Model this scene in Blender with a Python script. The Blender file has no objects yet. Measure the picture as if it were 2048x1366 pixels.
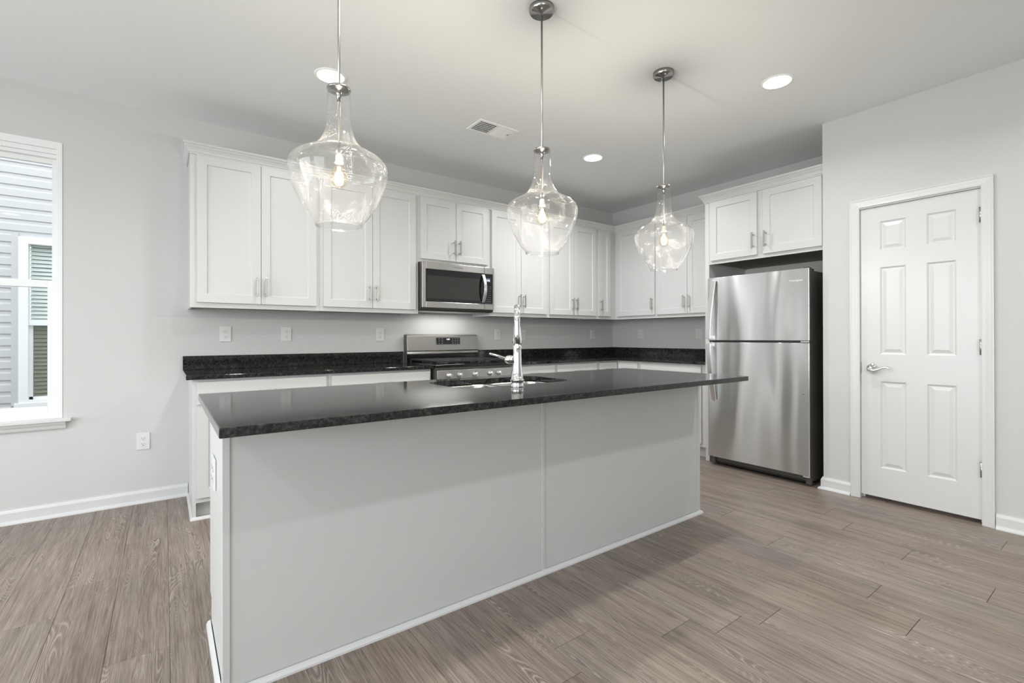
import bpy, bmesh, math, random
from mathutils import Vector, Matrix
random.seed(7)
PI = math.pi
sc = bpy.context.scene
COL = sc.collection

# ------------------------------------------------------------------ camera
CX, CY, CZ = -4.7025, -4.2059, 1.1494
YAW, PITCH, ROLL = math.radians(36.3442), math.radians(0.1358), math.radians(-0.1261)
FPX, PPX, PPY = 948.412, 1026.8464, 671.7789
F = Vector((math.sin(YAW)*math.cos(PITCH), math.cos(YAW)*math.cos(PITCH), math.sin(PITCH)))
R = Vector((math.cos(YAW), -math.sin(YAW), 0.0))
U = R.cross(F)
R2 = R*math.cos(ROLL) + U*math.sin(ROLL)
U2 = -R*math.sin(ROLL) + U*math.cos(ROLL)
cam_d = bpy.data.cameras.new('camera')
cam = bpy.data.objects.new('camera', cam_d)
COL.objects.link(cam)
M4 = Matrix.Identity(4)
for i in range(3):
    M4[i][0] = R2[i]; M4[i][1] = U2[i]; M4[i][2] = -F[i]
M4[0][3], M4[1][3], M4[2][3] = CX, CY, CZ
cam.matrix_world = M4
cam_d.sensor_fit = 'HORIZONTAL'
cam_d.sensor_width = 36.0
cam_d.lens = FPX/2048*36.0
cam_d.shift_x = (1024-PPX)/2048
cam_d.shift_y = (PPY-683)/2048
cam_d.clip_start = 0.05
cam_d.clip_end = 200
sc.camera = cam

# ------------------------------------------------------------------ world, exposure
w = bpy.data.worlds.new('overcast_sky')
sc.world = w
w.use_nodes = True
bg = w.node_tree.nodes['Background']
bg.inputs[0].default_value = (0.93, 0.955, 1.0, 1)
bg.inputs[1].default_value = 2.2
sc.view_settings.view_transform = 'Standard'
sc.view_settings.look = 'None'
sc.view_settings.exposure = 0.30
sc.view_settings.gamma = 1.0
sc.view_settings.use_curve_mapping = False
sc.cycles.use_denoising = True
sc.cycles.max_bounces = 14
sc.cycles.diffuse_bounces = 7
sc.cycles.glossy_bounces = 6
sc.cycles.transparent_max_bounces = 16
sc.cycles.sample_clamp_indirect = 4.0
sc.cycles.caustics_reflective = False
sc.cycles.caustics_refractive = False

def area(name, loc, rot, sx, sy, power, col=(1, 1, 1), shape='RECTANGLE', spread=None):
    l = bpy.data.lights.new(name, 'AREA')
    l.shape = shape; l.size = sx
    if shape in ('RECTANGLE', 'ELLIPSE'): l.size_y = sy
    l.energy = power; l.color = col
    if spread: l.spread = math.radians(spread)
    o = bpy.data.objects.new(name, l); COL.objects.link(o)
    o.location = loc; o.rotation_euler = rot
    return o

H = 2.752
XL, YF = -8.0, -6.7          # left wall, wall behind the camera
DAY = (0.94, 0.975, 1.0)
# area lamps added outside the unseen left and front windows to imitate daylight
WIN_BACK = [(-6.14, -5.235), (-7.72, -6.82)]
WZ0, WZ1 = 0.634, 2.412
LEFT_WIN = [(-3.2, -1.0), (-6.0, -3.8)]
FRONT_WIN = [(-6.0, -4.55)]
for a, b in LEFT_WIN:
    area('added_daylight_left', (XL-0.1, (a+b)/2, 1.35), (0, -PI/2, 0), 2.0, b-a-.1, 68, DAY)
for a, b in FRONT_WIN:
    area('added_daylight_front', ((a+b)/2, YF-0.1, 1.625), (PI/2, 0, 0), b-a-.1, 1.45, 40, DAY)

# ------------------------------------------------------------------ materials
def newmat(name):
    m = bpy.data.materials.new(name); m.use_nodes = True
    nt = m.node_tree
    return m, nt, nt.nodes['Principled BSDF'], nt.nodes, nt.links

def N(nodes, typ, **kw):
    n = nodes.new(typ)
    for k, v in kw.items(): setattr(n, k, v)
    return n

def simple(name, col, rough=0.5, metal=0.0, spec=0.5, bump=0, bscale=400, coat=0, emit=None, es=0, vary=0.0):
    m, nt, p, nodes, L = newmat(name)
    p.inputs['Base Color'].default_value = (*col, 1)
    p.inputs['Roughness'].default_value = rough
    p.inputs['Metallic'].default_value = metal
    p.inputs['Specular IOR Level'].default_value = spec
    p.inputs['Coat Weight'].default_value = coat
    tc = N(nodes, 'ShaderNodeTexCoord')
    nz = N(nodes, 'ShaderNodeTexNoise'); nz.inputs['Scale'].default_value = bscale
    L.new(tc.outputs['Object'], nz.inputs['Vector'])
    if bump:
        b = N(nodes, 'ShaderNodeBump'); b.inputs['Strength'].default_value = bump; b.inputs['Distance'].default_value = 0.001
        L.new(nz.outputs['Fac'], b.inputs['Height']); L.new(b.outputs['Normal'], p.inputs['Normal'])
    if vary:
        mr = N(nodes, 'ShaderNodeMapRange')
        mr.inputs['To Min'].default_value = max(0, rough-vary); mr.inputs['To Max'].default_value = rough+vary
        L.new(nz.outputs['Fac'], mr.inputs['Value']); L.new(mr.outputs['Result'], p.inputs['Roughness'])
    if emit:
        p.inputs['Emission Color'].default_value = (*emit, 1); p.inputs['Emission Strength'].default_value = es
    return m

M_wall = simple('wall_paint', (0.56, 0.56, 0.555), 0.75, bump=0.15, bscale=300, vary=0.05)
M_ceil = simple('ceiling_paint', (0.83, 0.84, 0.85), 0.9, bump=0.15, bscale=250)
M_trim = simple('trim_paint', (0.63, 0.63, 0.63), 0.32, vary=0.04, bscale=30)
M_cab = simple('cabinet_paint', (0.585, 0.585, 0.58), 0.38, vary=0.03, bscale=20)
M_isl = simple('island_panel_laminate', (0.53, 0.535, 0.525), 0.5, bump=0.12, bscale=220, vary=0.04)
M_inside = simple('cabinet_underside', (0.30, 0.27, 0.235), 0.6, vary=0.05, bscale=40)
M_nickel = simple('brushed_nickel', (0.45, 0.44, 0.42), 0.30, 1.0, vary=0.02, bscale=30)
M_canopy = simple('dark_brushed_nickel', (0.36, 0.355, 0.34), 0.25, 1.0, vary=0.06, bscale=200)
M_chrome = simple('polished_chrome', (0.86, 0.86, 0.86), 0.04, 1.0, vary=0.01)
M_black = simple('black_enamel', (0.008, 0.008, 0.009), 0.12, 0, 0.5, vary=0.03)
M_blackmat = simple('black_plastic', (0.02, 0.02, 0.02), 0.45, vary=0.05)
M_iron = simple('cast_iron', (0.028, 0.028, 0.028), 0.55, 0.2, bump=0.4, bscale=500)
M_fside = simple('charcoal_appliance_side', (0.10, 0.098, 0.09), 0.42, 0.4, bump=0.2, bscale=600)
M_plate = simple('white_outlet_plastic', (0.66, 0.66, 0.655), 0.3, vary=0.03)
M_slot = simple('outlet_slot', (0.05, 0.05, 0.05), 0.6)
M_vinyl = simple('window_vinyl', (0.78, 0.78, 0.78), 0.35, vary=0.03)
M_house = simple('vinyl_siding', (0.55, 0.552, 0.565), 0.55, bump=0.1, bscale=80)
M_htrim = simple('white_house_trim', (0.85, 0.86, 0.88), 0.5)
M_blind = simple('white_blind_slats', (0.86, 0.90, 0.88), 0.5)
M_screen = simple('insect_screen', (0.20, 0.20, 0.18), 0.7)
M_ground = simple('outside_ground', (0.28, 0.29, 0.24), 0.9, bump=0.5, bscale=30)
M_bright = simple('bright_white_enamel', (0.92, 0.92, 0.92), 0.4, vary=0.02)
M_lens = simple('led_lens', (0.9, 0.9, 0.9), 0.4, emit=(1.0, 0.985, 0.95), es=4.0)
M_disp = simple('lit_display', (0.02, 0.02, 0.03), 0.2, emit=(0.75, 0.85, 1.0), es=2.2)
M_dispbg = simple('display_panel', (0.02, 0.02, 0.035), 0.15, emit=(0.25, 0.28, 0.40), es=0.6)
M_key = simple('keypad_print', (0.35, 0.35, 0.35), 0.5)
M_badge = simple('badge_silver', (0.9, 0.9, 0.9), 0.25, 0.6)
M_dark = simple('dark_gap', (0.01, 0.01, 0.01), 0.9)
M_sock = simple('candle_sleeve', (0.75, 0.70, 0.58), 0.5)
M_gasket = simple('door_gasket', (0.05, 0.05, 0.05), 0.6)

def mat_steel(name, base=(0.60, 0.60, 0.585), rough=0.24, wav=0.0, axis='z', aniso=0.6, rot=0.0):
    m, nt, p, nodes, L = newmat(name)
    p.inputs['Metallic'].default_value = 1.0
    p.inputs['Base Color'].default_value = (*base, 1)
    p.inputs['Anisotropic'].default_value = aniso
    p.inputs['Anisotropic Rotation'].default_value = rot
    tc = N(nodes, 'ShaderNodeTexCoord')
    # fine horizontal brushing
    mp = N(nodes, 'ShaderNodeMapping'); mp.inputs['Scale'].default_value = (6, 6, 900)
    nz = N(nodes, 'ShaderNodeTexNoise'); nz.inputs['Scale'].default_value = 1.0; nz.inputs['Detail'].default_value = 3
    L.new(tc.outputs['Object'], mp.inputs[0]); L.new(mp.outputs[0], nz.inputs['Vector'])
    mr = N(nodes, 'ShaderNodeMapRange'); mr.inputs['To Min'].default_value = rough-0.01; mr.inputs['To Max'].default_value = rough+0.015
    L.new(nz.outputs['Fac'], mr.inputs['Value']); L.new(mr.outputs['Result'], p.inputs['Roughness'])
    tg = N(nodes, 'ShaderNodeTangent'); tg.direction_type = 'RADIAL'; tg.axis = 'Z'
    L.new(tg.outputs[0], p.inputs['Tangent'])
    b1 = N(nodes, 'ShaderNodeBump'); b1.inputs['Strength'].default_value = 0.015 if not wav else 0.003; b1.inputs['Distance'].default_value = 0.0005
    L.new(nz.outputs['Fac'], b1.inputs['Height'])
    if wav:
        # slow oil-canning waves of a thin steel skin
        mp2 = N(nodes, 'ShaderNodeMapping'); mp2.inputs['Scale'].default_value = (1.0, 2.3, 0.45); mp2.inputs['Rotation'].default_value = (0.16, 0, 0)
        nz2 = N(nodes, 'ShaderNodeTexNoise'); nz2.inputs['Scale'].default_value = 1.1; nz2.inputs['Detail'].default_value = 1.0
        L.new(tc.outputs['Object'], mp2.inputs[0]); L.new(mp2.outputs[0], nz2.inputs['Vector'])
        b2 = N(nodes, 'ShaderNodeBump'); b2.inputs['Strength'].default_value = 1.0; b2.inputs['Distance'].default_value = wav
        L.new(nz2.outputs['Fac'], b2.inputs['Height']); L.new(b1.outputs['Normal'], b2.inputs['Normal'])
        L.new(b2.outputs['Normal'], p.inputs['Normal'])
    else:
        L.new(b1.outputs['Normal'], p.inputs['Normal'])
    return m
M_steel = mat_steel('brushed_stainless_steel', (0.40, 0.39, 0.37), 0.30, aniso=0.7, rot=0.25)
M_fridge = mat_steel('fridge_stainless_steel', (0.72, 0.725, 0.72), 0.26, wav=0.085, aniso=0.9, rot=0.25)
M_handle = mat_steel('satin_handle_steel', (0.78, 0.78, 0.78), 0.30, aniso=0.2)
M_sinksteel = mat_steel('sink_steel', (0.70, 0.70, 0.70), 0.18, aniso=0.2)

def mat_granite():
    m, nt, p, nodes, L = newmat('black_granite')
    tc = N(nodes, 'ShaderNodeTexCoord')
    n1 = N(nodes, 'ShaderNodeTexNoise'); n1.inputs['Scale'].default_value = 75; n1.inputs['Detail'].default_value = 8; n1.inputs['Roughness'].default_value = 0.72
    n1.inputs['Distortion'].default_value = 0.6
    L.new(tc.outputs['Object'], n1.inputs['Vector'])
    r1 = N(nodes, 'ShaderNodeValToRGB')
    e = r1.color_ramp.elements
    e[0].position = 0.42; e[0].color = (0.006, 0.006, 0.006, 1)
    e[1].position = 0.75; e[1].color = (0.085, 0.083, 0.078, 1)
    k = r1.color_ramp.elements.new(0.55); k.color = (0.022, 0.022, 0.021, 1)
    L.new(n1.outputs['Fac'], r1.inputs[0])
    v = N(nodes, 'ShaderNodeTexVoronoi'); v.inputs['Scale'].default_value = 420; v.feature = 'F1'; v.inputs['Randomness'].default_value = 1.0
    L.new(tc.outputs['Object'], v.inputs['Vector'])
    r2 = N(nodes, 'ShaderNodeValToRGB')
    r2.color_ramp.elements[0].position = 0.0; r2.color_ramp.elements[0].color = (0.05, 0.049, 0.046, 1)
    r2.color_ramp.elements[1].position = 0.30; r2.color_ramp.elements[1].color = (0, 0, 0, 1)
    L.new(v.outputs['Distance'], r2.inputs[0])
    n3 = N(nodes, 'ShaderNodeTexNoise'); n3.inputs['Scale'].default_value = 14; n3.inputs['Detail'].default_value = 4
    L.new(tc.outputs['Object'], n3.inputs['Vector'])
    mm = N(nodes, 'ShaderNodeMapRange'); mm.inputs['From Min'].default_value = 0.45; mm.inputs['From Max'].default_value = 0.65
    L.new(n3.outputs['Fac'], mm.inputs['Value'])
    mx = N(nodes, 'ShaderNodeMix', data_type='RGBA', blend_type='ADD')
    L.new(mm.outputs['Result'], mx.inputs['Factor']); L.new(r1.outputs[0], mx.inputs['A']); L.new(r2.outputs[0], mx.inputs['B'])
    L.new(mx.outputs['Result'], p.inputs['Base Color'])
    p.inputs['Roughness'].default_value = 0.07
    rr = N(nodes, 'ShaderNodeMapRange'); rr.inputs['To Min'].default_value = 0.01; rr.inputs['To Max'].default_value = 0.07
    L.new(n1.outputs['Fac'], rr.inputs['Value']); L.new(rr.outputs['Result'], p.inputs['Roughness'])
    bp_ = N(nodes, 'ShaderNodeBump'); bp_.inputs['Strength'].default_value = 0.10; bp_.inputs['Distance'].default_value = 0.0006
    L.new(n1.outputs['Fac'], bp_.inputs['Height']); L.new(bp_.outputs[0], p.inputs['Normal'])
    return m
M_gran = mat_granite()

def mat_floor():
    m, nt, p, nodes, L = newmat('grey_oak_planks')
    uv = N(nodes, 'ShaderNodeUVMap'); uv.uv_map = 'UVMap'        # metres along/across the plank
    at = N(nodes, 'ShaderNodeAttribute'); at.attribute_name = 'plank'
    sx = N(nodes, 'ShaderNodeSeparateColor'); L.new(at.outputs['Color'], sx.inputs[0])
    off = N(nodes, 'ShaderNodeVectorMath', operation='SCALE'); off.inputs['Scale'].default_value = 37.0
    L.new(at.outputs['Vector'], off.inputs[0])
    ad = N(nodes, 'ShaderNodeVectorMath', operation='ADD'); L.new(uv.outputs[0], ad.inputs[0]); L.new(off.outputs[0], ad.inputs[1])
    def mapped(s):
        mp = N(nodes, 'ShaderNodeVectorMath', operation='MULTIPLY'); mp.inputs[1].default_value = s
        L.new(ad.outputs[0], mp.inputs[0]); return mp.outputs[0]
    def noise(s, det=4, rough=0.6, dist=0):
        n = N(nodes, 'ShaderNodeTexNoise'); n.inputs['Scale'].default_value = 1; n.inputs['Detail'].default_value = det
        n.inputs['Roughness'].default_value = rough; n.inputs['Distortion'].default_value = dist
        L.new(mapped(s), n.inputs['Vector']); return n.outputs['Fac']
    def math_(op, a, b=None, c=None):
        n = N(nodes, 'ShaderNodeMath', operation=op)
        for i, x in enumerate((a, b, c)):
            if x is None: continue
            if isinstance(x, (int, float)): n.inputs[i].default_value = x
            else: L.new(x, n.inputs[i])
        return n.outputs[0]
    def rng(x, a, b, c=0.0, d=1.0):
        n = N(nodes, 'ShaderNodeMapRange'); L.new(x, n.inputs['Value'])
        for k, v in zip(('From Min', 'From Max', 'To Min', 'To Max'), (a, b, c, d)): n.inputs[k].default_value = v
        return n.outputs['Result']
    # cathedral figure: contour lines of a noise field stretched along the plank
    fld = noise((8.5, 1.05, 1), 1.5, 0.45, 0.25)
    ring = math_('SINE', math_('MULTIPLY', fld, 400.0))
    ringm = rng(ring, 0.55, 1.0)
    patch = rng(noise((11, 1.5, 1), 2), 0.50, 0.68)
    fine = noise((260, 6, 1), 3, 0.7)
    finem = rng(fine, 0.30, 0.75)
    broad = noise((30, 1.2, 1), 5, 0.7)
    blotch = noise((5, 1.6, 1), 2)
    knot = rng(noise((13, 4.5, 1), 2, 0.5), 0.70, 0.80)
    ramp = N(nodes, 'ShaderNodeValToRGB')
    e = ramp.color_ramp.elements
    e[0].position = 0.30; e[0].color = (0.118, 0.090, 0.070, 1)
    e[1].position = 0.72; e[1].color = (0.335, 0.270, 0.225, 1)
    L.new(math_('ADD', math_('MULTIPLY', broad, 0.60), math_('MULTIPLY', finem, 0.40)), ramp.inputs[0])
    # planks differ: some greyer, some browner, some lighter
    hs = N(nodes, 'ShaderNodeHueSaturation')
    L.new(rng(sx.outputs[1], 0, 1, 0.82, 1.06), hs.inputs['Saturation'])
    L.new(math_('ADD', rng(sx.outputs[0], 0, 1, 0.93, 1.07), rng(blotch, 0.3, 0.7, -0.12, 0.08)), hs.inputs['Value'])
    L.new(ramp.outputs[0], hs.inputs['Color'])
    m1 = N(nodes, 'ShaderNodeMix', data_type='RGBA', blend_type='MIX')
    L.new(math_('MULTIPLY', math_('MULTIPLY', ringm, patch), 0.62), m1.inputs['Factor'])
    L.new(hs.outputs[0], m1.inputs['A']); m1.inputs['B'].default_value = (0.42, 0.375, 0.33, 1)
    ring2 = rng(ring, -0.95, -0.5, 1, 0)
    m2 = N(nodes, 'ShaderNodeMix', data_type='RGBA', blend_type='MIX')
    L.new(math_('ADD', math_('MULTIPLY', math_('MULTIPLY', ring2, patch), 0.45), math_('MULTIPLY', knot, 0.5)), m2.inputs['Factor'])
    L.new(m1.outputs['Result'], m2.inputs['A']); m2.inputs['B'].default_value = (0.075, 0.058, 0.050, 1)
    L.new(m2.outputs['Result'], p.inputs['Base Color'])
    L.new(rng(finem, 0, 1, 0.44, 0.36), p.inputs['Roughness'])
    b = N(nodes, 'ShaderNodeBump'); b.inputs['Strength'].default_value = 0.25; b.inputs['Distance'].default_value = 0.0006
    L.new(fine, b.inputs['Height']); L.new(b.outputs[0], p.inputs['Normal'])
    return m
M_floor = mat_floor()

def mat_glass(name, tint=(1, 1, 1), seeded=False, rough=0.0, ior=1.5):
    # thin-walled clear glass: straight-through plus mirror reflection at the glancing angles
    m = bpy.data.materials.new(name); m.use_nodes = True
    nt = m.node_tree; nodes, L = nt.nodes, nt.links
    for n in list(nodes):
        if n.type == 'BSDF_PRINCIPLED': nodes.remove(n)
    out = [n for n in nodes if n.type == 'OUTPUT_MATERIAL'][0]
    tr = N(nodes, 'ShaderNodeBsdfTransparent'); tr.inputs[0].default_value = (*tint, 1)
    gl = N(nodes, 'ShaderNodeBsdfGlossy'); gl.inputs['Roughness'].default_value = rough
    # Schlick reflectance of a two-sided thin wall
    lw = N(nodes, 'ShaderNodeLayerWeight'); lw.inputs['Blend'].default_value = 0.5
    pw = N(nodes, 'ShaderNodeMath', operation='POWER'); pw.inputs[1].default_value = 3.0 if seeded else 5.0
    L.new(lw.outputs['Facing'], pw.inputs[0])
    f0 = ((ior-1)/(ior+1))**2
    fr = N(nodes, 'ShaderNodeMath', operation='MULTIPLY_ADD'); fr.inputs[1].default_value = 1-f0; fr.inputs[2].default_value = f0
    L.new(pw.outputs[0], fr.inputs[0])
    mx = N(nodes, 'ShaderNodeMixShader')
    L.new(fr.outputs[0], mx.inputs[0]); L.new(tr.outputs[0], mx.inputs[1]); L.new(gl.outputs[0], mx.inputs[2])
    last = mx
    if seeded:
        tc = N(nodes, 'ShaderNodeTexCoord')
        nz = N(nodes, 'ShaderNodeTexNoise'); nz.inputs['Scale'].default_value = 22; nz.inputs['Detail'].default_value = 1
        L.new(tc.outputs['Object'], nz.inputs['Vector'])
        b = N(nodes, 'ShaderNodeBump'); b.inputs['Strength'].default_value = 0.3; b.inputs['Distance'].default_value = 0.003
        L.new(nz.outputs['Fac'], b.inputs['Height'])
        L.new(b.outputs[0], gl.inputs['Normal'])
        vo = N(nodes, 'ShaderNodeTexVoronoi'); vo.inputs['Scale'].default_value = 340
        L.new(tc.outputs['Object'], vo.inputs['Vector'])
        lt = N(nodes, 'ShaderNodeMath', operation='LESS_THAN'); lt.inputs[1].default_value = 0.24
        L.new(vo.outputs['Distance'], lt.inputs[0])
        nz2 = N(nodes, 'ShaderNodeTexNoise'); nz2.inputs['Scale'].default_value = 18; nz2.inputs['Detail'].default_value = 2
        L.new(tc.outputs['Object'], nz2.inputs['Vector'])
        mr = N(nodes, 'ShaderNodeMapRange'); mr.inputs['From Min'].default_value = 0.45; mr.inputs['From Max'].default_value = 0.62
        L.new(nz2.outputs['Fac'], mr.inputs['Value'])
        mu = N(nodes, 'ShaderNodeMath', operation='MULTIPLY'); L.new(lt.outputs[0], mu.inputs[0]); L.new(mr.outputs['Result'], mu.inputs[1])
        ma = N(nodes, 'ShaderNodeMath', operation='MULTIPLY_ADD'); ma.inputs[1].default_value = 0.34; ma.inputs[2].default_value = 0.010
        L.new(mu.outputs[0], ma.inputs[0])
        tl = N(nodes, 'ShaderNodeBsdfTranslucent'); tl.inputs[0].default_value = (1, 1, 1, 1)
        mx2 = N(nodes, 'ShaderNodeMixShader'); L.new(ma.outputs[0], mx2.inputs[0])
        L.new(mx.outputs[0], mx2.inputs[1]); L.new(tl.outputs[0], mx2.inputs[2])
        last = mx2
    L.new(last.outputs[0], out.inputs['Surface'])
    return m
M_glass = mat_glass('window_pane_glass', (0.97, 0.985, 0.98), ior=1.4)
M_seed = mat_glass('seeded_glass', (0.985, 0.985, 0.985), True, ior=1.42)
M_bulbglass = mat_glass('bulb_glass', (1.0, 0.93, 0.78), ior=1.45)
M_rim = mat_glass('thick_rim_glass', (0.98, 0.98, 0.98), True, ior=1.5)
M_fil = simple('glowing_filament', (1, 0.8, 0.5), 0.5, emit=(1.0, 0.80, 0.50), es=16)

# ------------------------------------------------------------------ mesh helpers
class MB:
    def __init__(s): s.bm = bmesh.new(); s.uv = None
    def box(s, x0, x1, y0, y1, z0, z1, mi=0):
        v = [s.bm.verts.new(c) for c in ((x0,y0,z0),(x1,y0,z0),(x1,y1,z0),(x0,y1,z0),(x0,y0,z1),(x1,y0,z1),(x1,y1,z1),(x0,y1,z1))]
        for f in ((0,3,2,1),(4,5,6,7),(0,1,5,4),(1,2,6,5),(2,3,7,6),(3,0,4,7)):
            s.bm.faces.new([v[i] for i in f]).material_index = mi
        return s
    def face(s, pts, mi=0, smooth=False):
        f = s.bm.faces.new([s.bm.verts.new(p) for p in pts]); f.material_index = mi; f.smooth = smooth
        return f
    def lathe(s, prof, c=(0, 0, 0), seg=32, axis='z', mi=0, cap=True, smooth=True):
        # prof: list of (r, h); closed with fans when r == 0
        c = Vector(c)
        def P(r, h, a):
            x, y = r*math.cos(a), r*math.sin(a)
            return c + (Vector((x, y, h)) if axis == 'z' else Vector((x, h, y)) if axis == 'y' else Vector((h, x, y)))
        rings = []
        for r, h in prof:
            if r < 1e-6: rings.append([s.bm.verts.new(P(0, h, 0))])
            else: rings.append([s.bm.verts.new(P(r, h, 2*PI*i/seg)) for i in range(seg)])
        for A, B in zip(rings, rings[1:]):
            for i in range(seg):
                j = (i+1) % seg
                if len(A) == 1 and len(B) == 1: continue
                if len(A) == 1: vs = [A[0], B[j], B[i]]
                elif len(B) == 1: vs = [A[i], A[j], B[0]]
                else: vs = [A[i], A[j], B[j], B[i]]
                f = s.bm.faces.new(vs); f.smooth = smooth; f.material_index = mi
        if cap:
            for rg in (rings[0], rings[-1]):
                if len(rg) > 2:
                    f = s.bm.faces.new(rg); f.material_index = mi
        return s
    def tube(s, pts, r, seg=14, mi=0, cap=True):
        pts = [Vector(p) for p in pts]
        rs = r if isinstance(r, (list, tuple)) else [r]*len(pts)
        rings = []; up = None
        for i, p in enumerate(pts):
            d = (pts[min(i+1, len(pts)-1)] - pts[max(i-1, 0)]).normalized()
            if up is None:
                up = Vector((0, 0, 1)) if abs(d.z) < 0.9 else Vector((1, 0, 0))
            a = d.cross(up).normalized(); b = a.cross(d).normalized(); up = b
            rr = rs[i] if not isinstance(rs[i], (tuple, list)) else None
            ra, rb = (rr, rr) if rr is not None else rs[i]
            rings.append([s.bm.verts.new(p + a*ra*math.cos(2*PI*k/seg) + b*rb*math.sin(2*PI*k/seg)) for k in range(seg)])
        for A, B in zip(rings, rings[1:]):
            for i in range(seg):
                j = (i+1) % seg
                f = s.bm.faces.new([A[i], A[j], B[j], B[i]]); f.smooth = True; f.material_index = mi
        if cap:
            for rg in (rings[0], rings[-1]): s.bm.faces.new(rg).material_index = mi
        return s
    def ribbon(s, pts, wv, t):
        # flat bar: rectangular section, width vector wv, thickness t
        pts = [Vector(p) for p in pts]; wv = Vector(wv); rings = []
        for i, p in enumerate(pts):
            d = (pts[min(i+1, len(pts)-1)] - pts[max(i-1, 0)]).normalized()
            n = d.cross(wv).normalized()*t/2
            rings.append([s.bm.verts.new(p+wv/2+n), s.bm.verts.new(p-wv/2+n), s.bm.verts.new(p-wv/2-n), s.bm.verts.new(p+wv/2-n)])
        for A, B in zip(rings, rings[1:]):
            for i in range(4): s.bm.faces.new([A[i], A[(i+1) % 4], B[(i+1) % 4], B[i]])
        s.bm.faces.new(rings[0]); s.bm.faces.new(rings[-1])
        return s
    def prism(s, outline, h0, h1, plane='xy', mi=0):
        def P(a, b, h): return (a, b, h) if plane == 'xy' else (a, h, b) if plane == 'xz' else (h, a, b)
        A = [s.bm.verts.new(P(a, b, h0)) for a, b in outline]; B = [s.bm.verts.new(P(a, b, h1)) for a, b in outline]
        s.bm.faces.new(A).material_index = mi; s.bm.faces.new(B).material_index = mi
        n = len(A)
        for i in range(n): s.bm.faces.new([A[i], A[(i+1) % n], B[(i+1) % n], B[i]]).material_index = mi
        return s
    def sweep(s, path, prof, closed_prof=True, mi=0):
        # path: plan points; prof: (offset to the right-hand side of travel, z)
        P = [Vector((a, b)) for a, b in path]; rings = []
        for i, p in enumerate(P):
            def nrm(d): d = d.normalized(); return Vector((d.y, -d.x))
            if i == 0: n = nrm(P[1]-P[0]); k = 1
            elif i == len(P)-1: n = nrm(P[-1]-P[-2]); k = 1
            else:
                a, b = nrm(P[i]-P[i-1]), nrm(P[i+1]-P[i]); n = (a+b).normalized(); k = 1/max(0.2, n.dot(a))
            rings.append([s.bm.verts.new((p.x+n.x*k*o, p.y+n.y*k*o, z)) for o, z in prof])
        m = len(prof)
        for A, B in zip(rings, rings[1:]):
            for i in range(m): s.bm.faces.new([A[i], A[(i+1) % m], B[(i+1) % m], B[i]]).material_index = mi
        s.bm.faces.new(rings[0]).material_index = mi; s.bm.faces.new(rings[-1]).material_index = mi
        return s
    def frame_panel(s, x0, x1, z0, z1, yf, t, stile, rec, slope=0.004, mi=0, raised=None):
        # a door slab facing -y with a recessed flat centre panel
        def ring(a, y): return [s.bm.verts.new(c) for c in ((x0+a, y, z0+a), (x1-a, y, z0+a), (x1-a, y, z1-a), (x0+a, y, z1-a))]
        rg = [ring(0, yf+t), ring(0, yf), ring(stile, yf), ring(stile+slope, yf+rec)]
        for A, B in zip(rg, rg[1:]):
            for i in range(4): s.bm.faces.new([A[i], A[(i+1) % 4], B[(i+1) % 4], B[i]]).material_index = mi
        s.bm.faces.new(rg[-1]).material_index = mi
        s.bm.faces.new(list(reversed(rg[0]))).material_index = mi
        return s
    def build(s, name, mats, parent=None, loc=None, bevel=0, seg=2, smooth=False):
        bmesh.ops.recalc_face_normals(s.bm, faces=s.bm.faces[:])
        me = bpy.data.meshes.new(name); s.bm.to_mesh(me); s.bm.free()
        for m in (mats if isinstance(mats, (list, tuple)) else [mats]): me.materials.append(m)
        o = bpy.data.objects.new(name, me); COL.objects.link(o)
        if parent is not None: o.parent = parent
        if loc is not None: o.location = loc
        if bevel:
            b = o.modifiers.new('bevel', 'BEVEL'); b.width = bevel; b.segments = seg; b.limit_method = 'ANGLE'; b.angle_limit = math.radians(40)
            b.harden_normals = False
        return o

def tag(o, label=None, cat=None, group=None, kind=None):
    if label: o['label'] = label
    if cat: o['category'] = cat
    if group: o['group'] = group
    if kind: o['kind'] = kind
    return o
def empty(name, loc=(0, 0, 0), rz=0, label=None, cat=None, group=None, kind=None):
    o = bpy.data.objects.new(name, None); COL.objects.link(o)
    o.empty_display_size = 0.1
    o.location = loc; o.rotation_euler = (0, 0, rz)
    return tag(o, label, cat, group, kind)
def copy_tree(o, parent=None):
    c = o.copy(); COL.objects.link(c); c.parent = parent
    for ch in [x for x in bpy.data.objects if x.parent == o]: copy_tree(ch, c)
    return c
def text_obj(name, body, size, mat, parent, loc, rot, depth=0.0006):
    cu = bpy.data.curves.new(name, 'FONT'); cu.body = body; cu.size = size; cu.extrude = depth
    cu.align_x = 'CENTER'; cu.align_y = 'CENTER'
    tmp = bpy.data.objects.new(name+'_tmp', cu); COL.objects.link(tmp)
    bpy.context.view_layer.update()
    me = bpy.data.meshes.new_from_object(tmp.evaluated_get(bpy.context.evaluated_depsgraph_get()))
    bpy.data.objects.remove(tmp); bpy.data.curves.remove(cu)
    me.materials.clear(); me.materials.append(mat)
    o = bpy.data.objects.new(name, me); COL.objects.link(o); o.parent = parent; o.location = loc; o.rotation_euler = rot
    return o
STR = dict(kind='structure')

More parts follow.
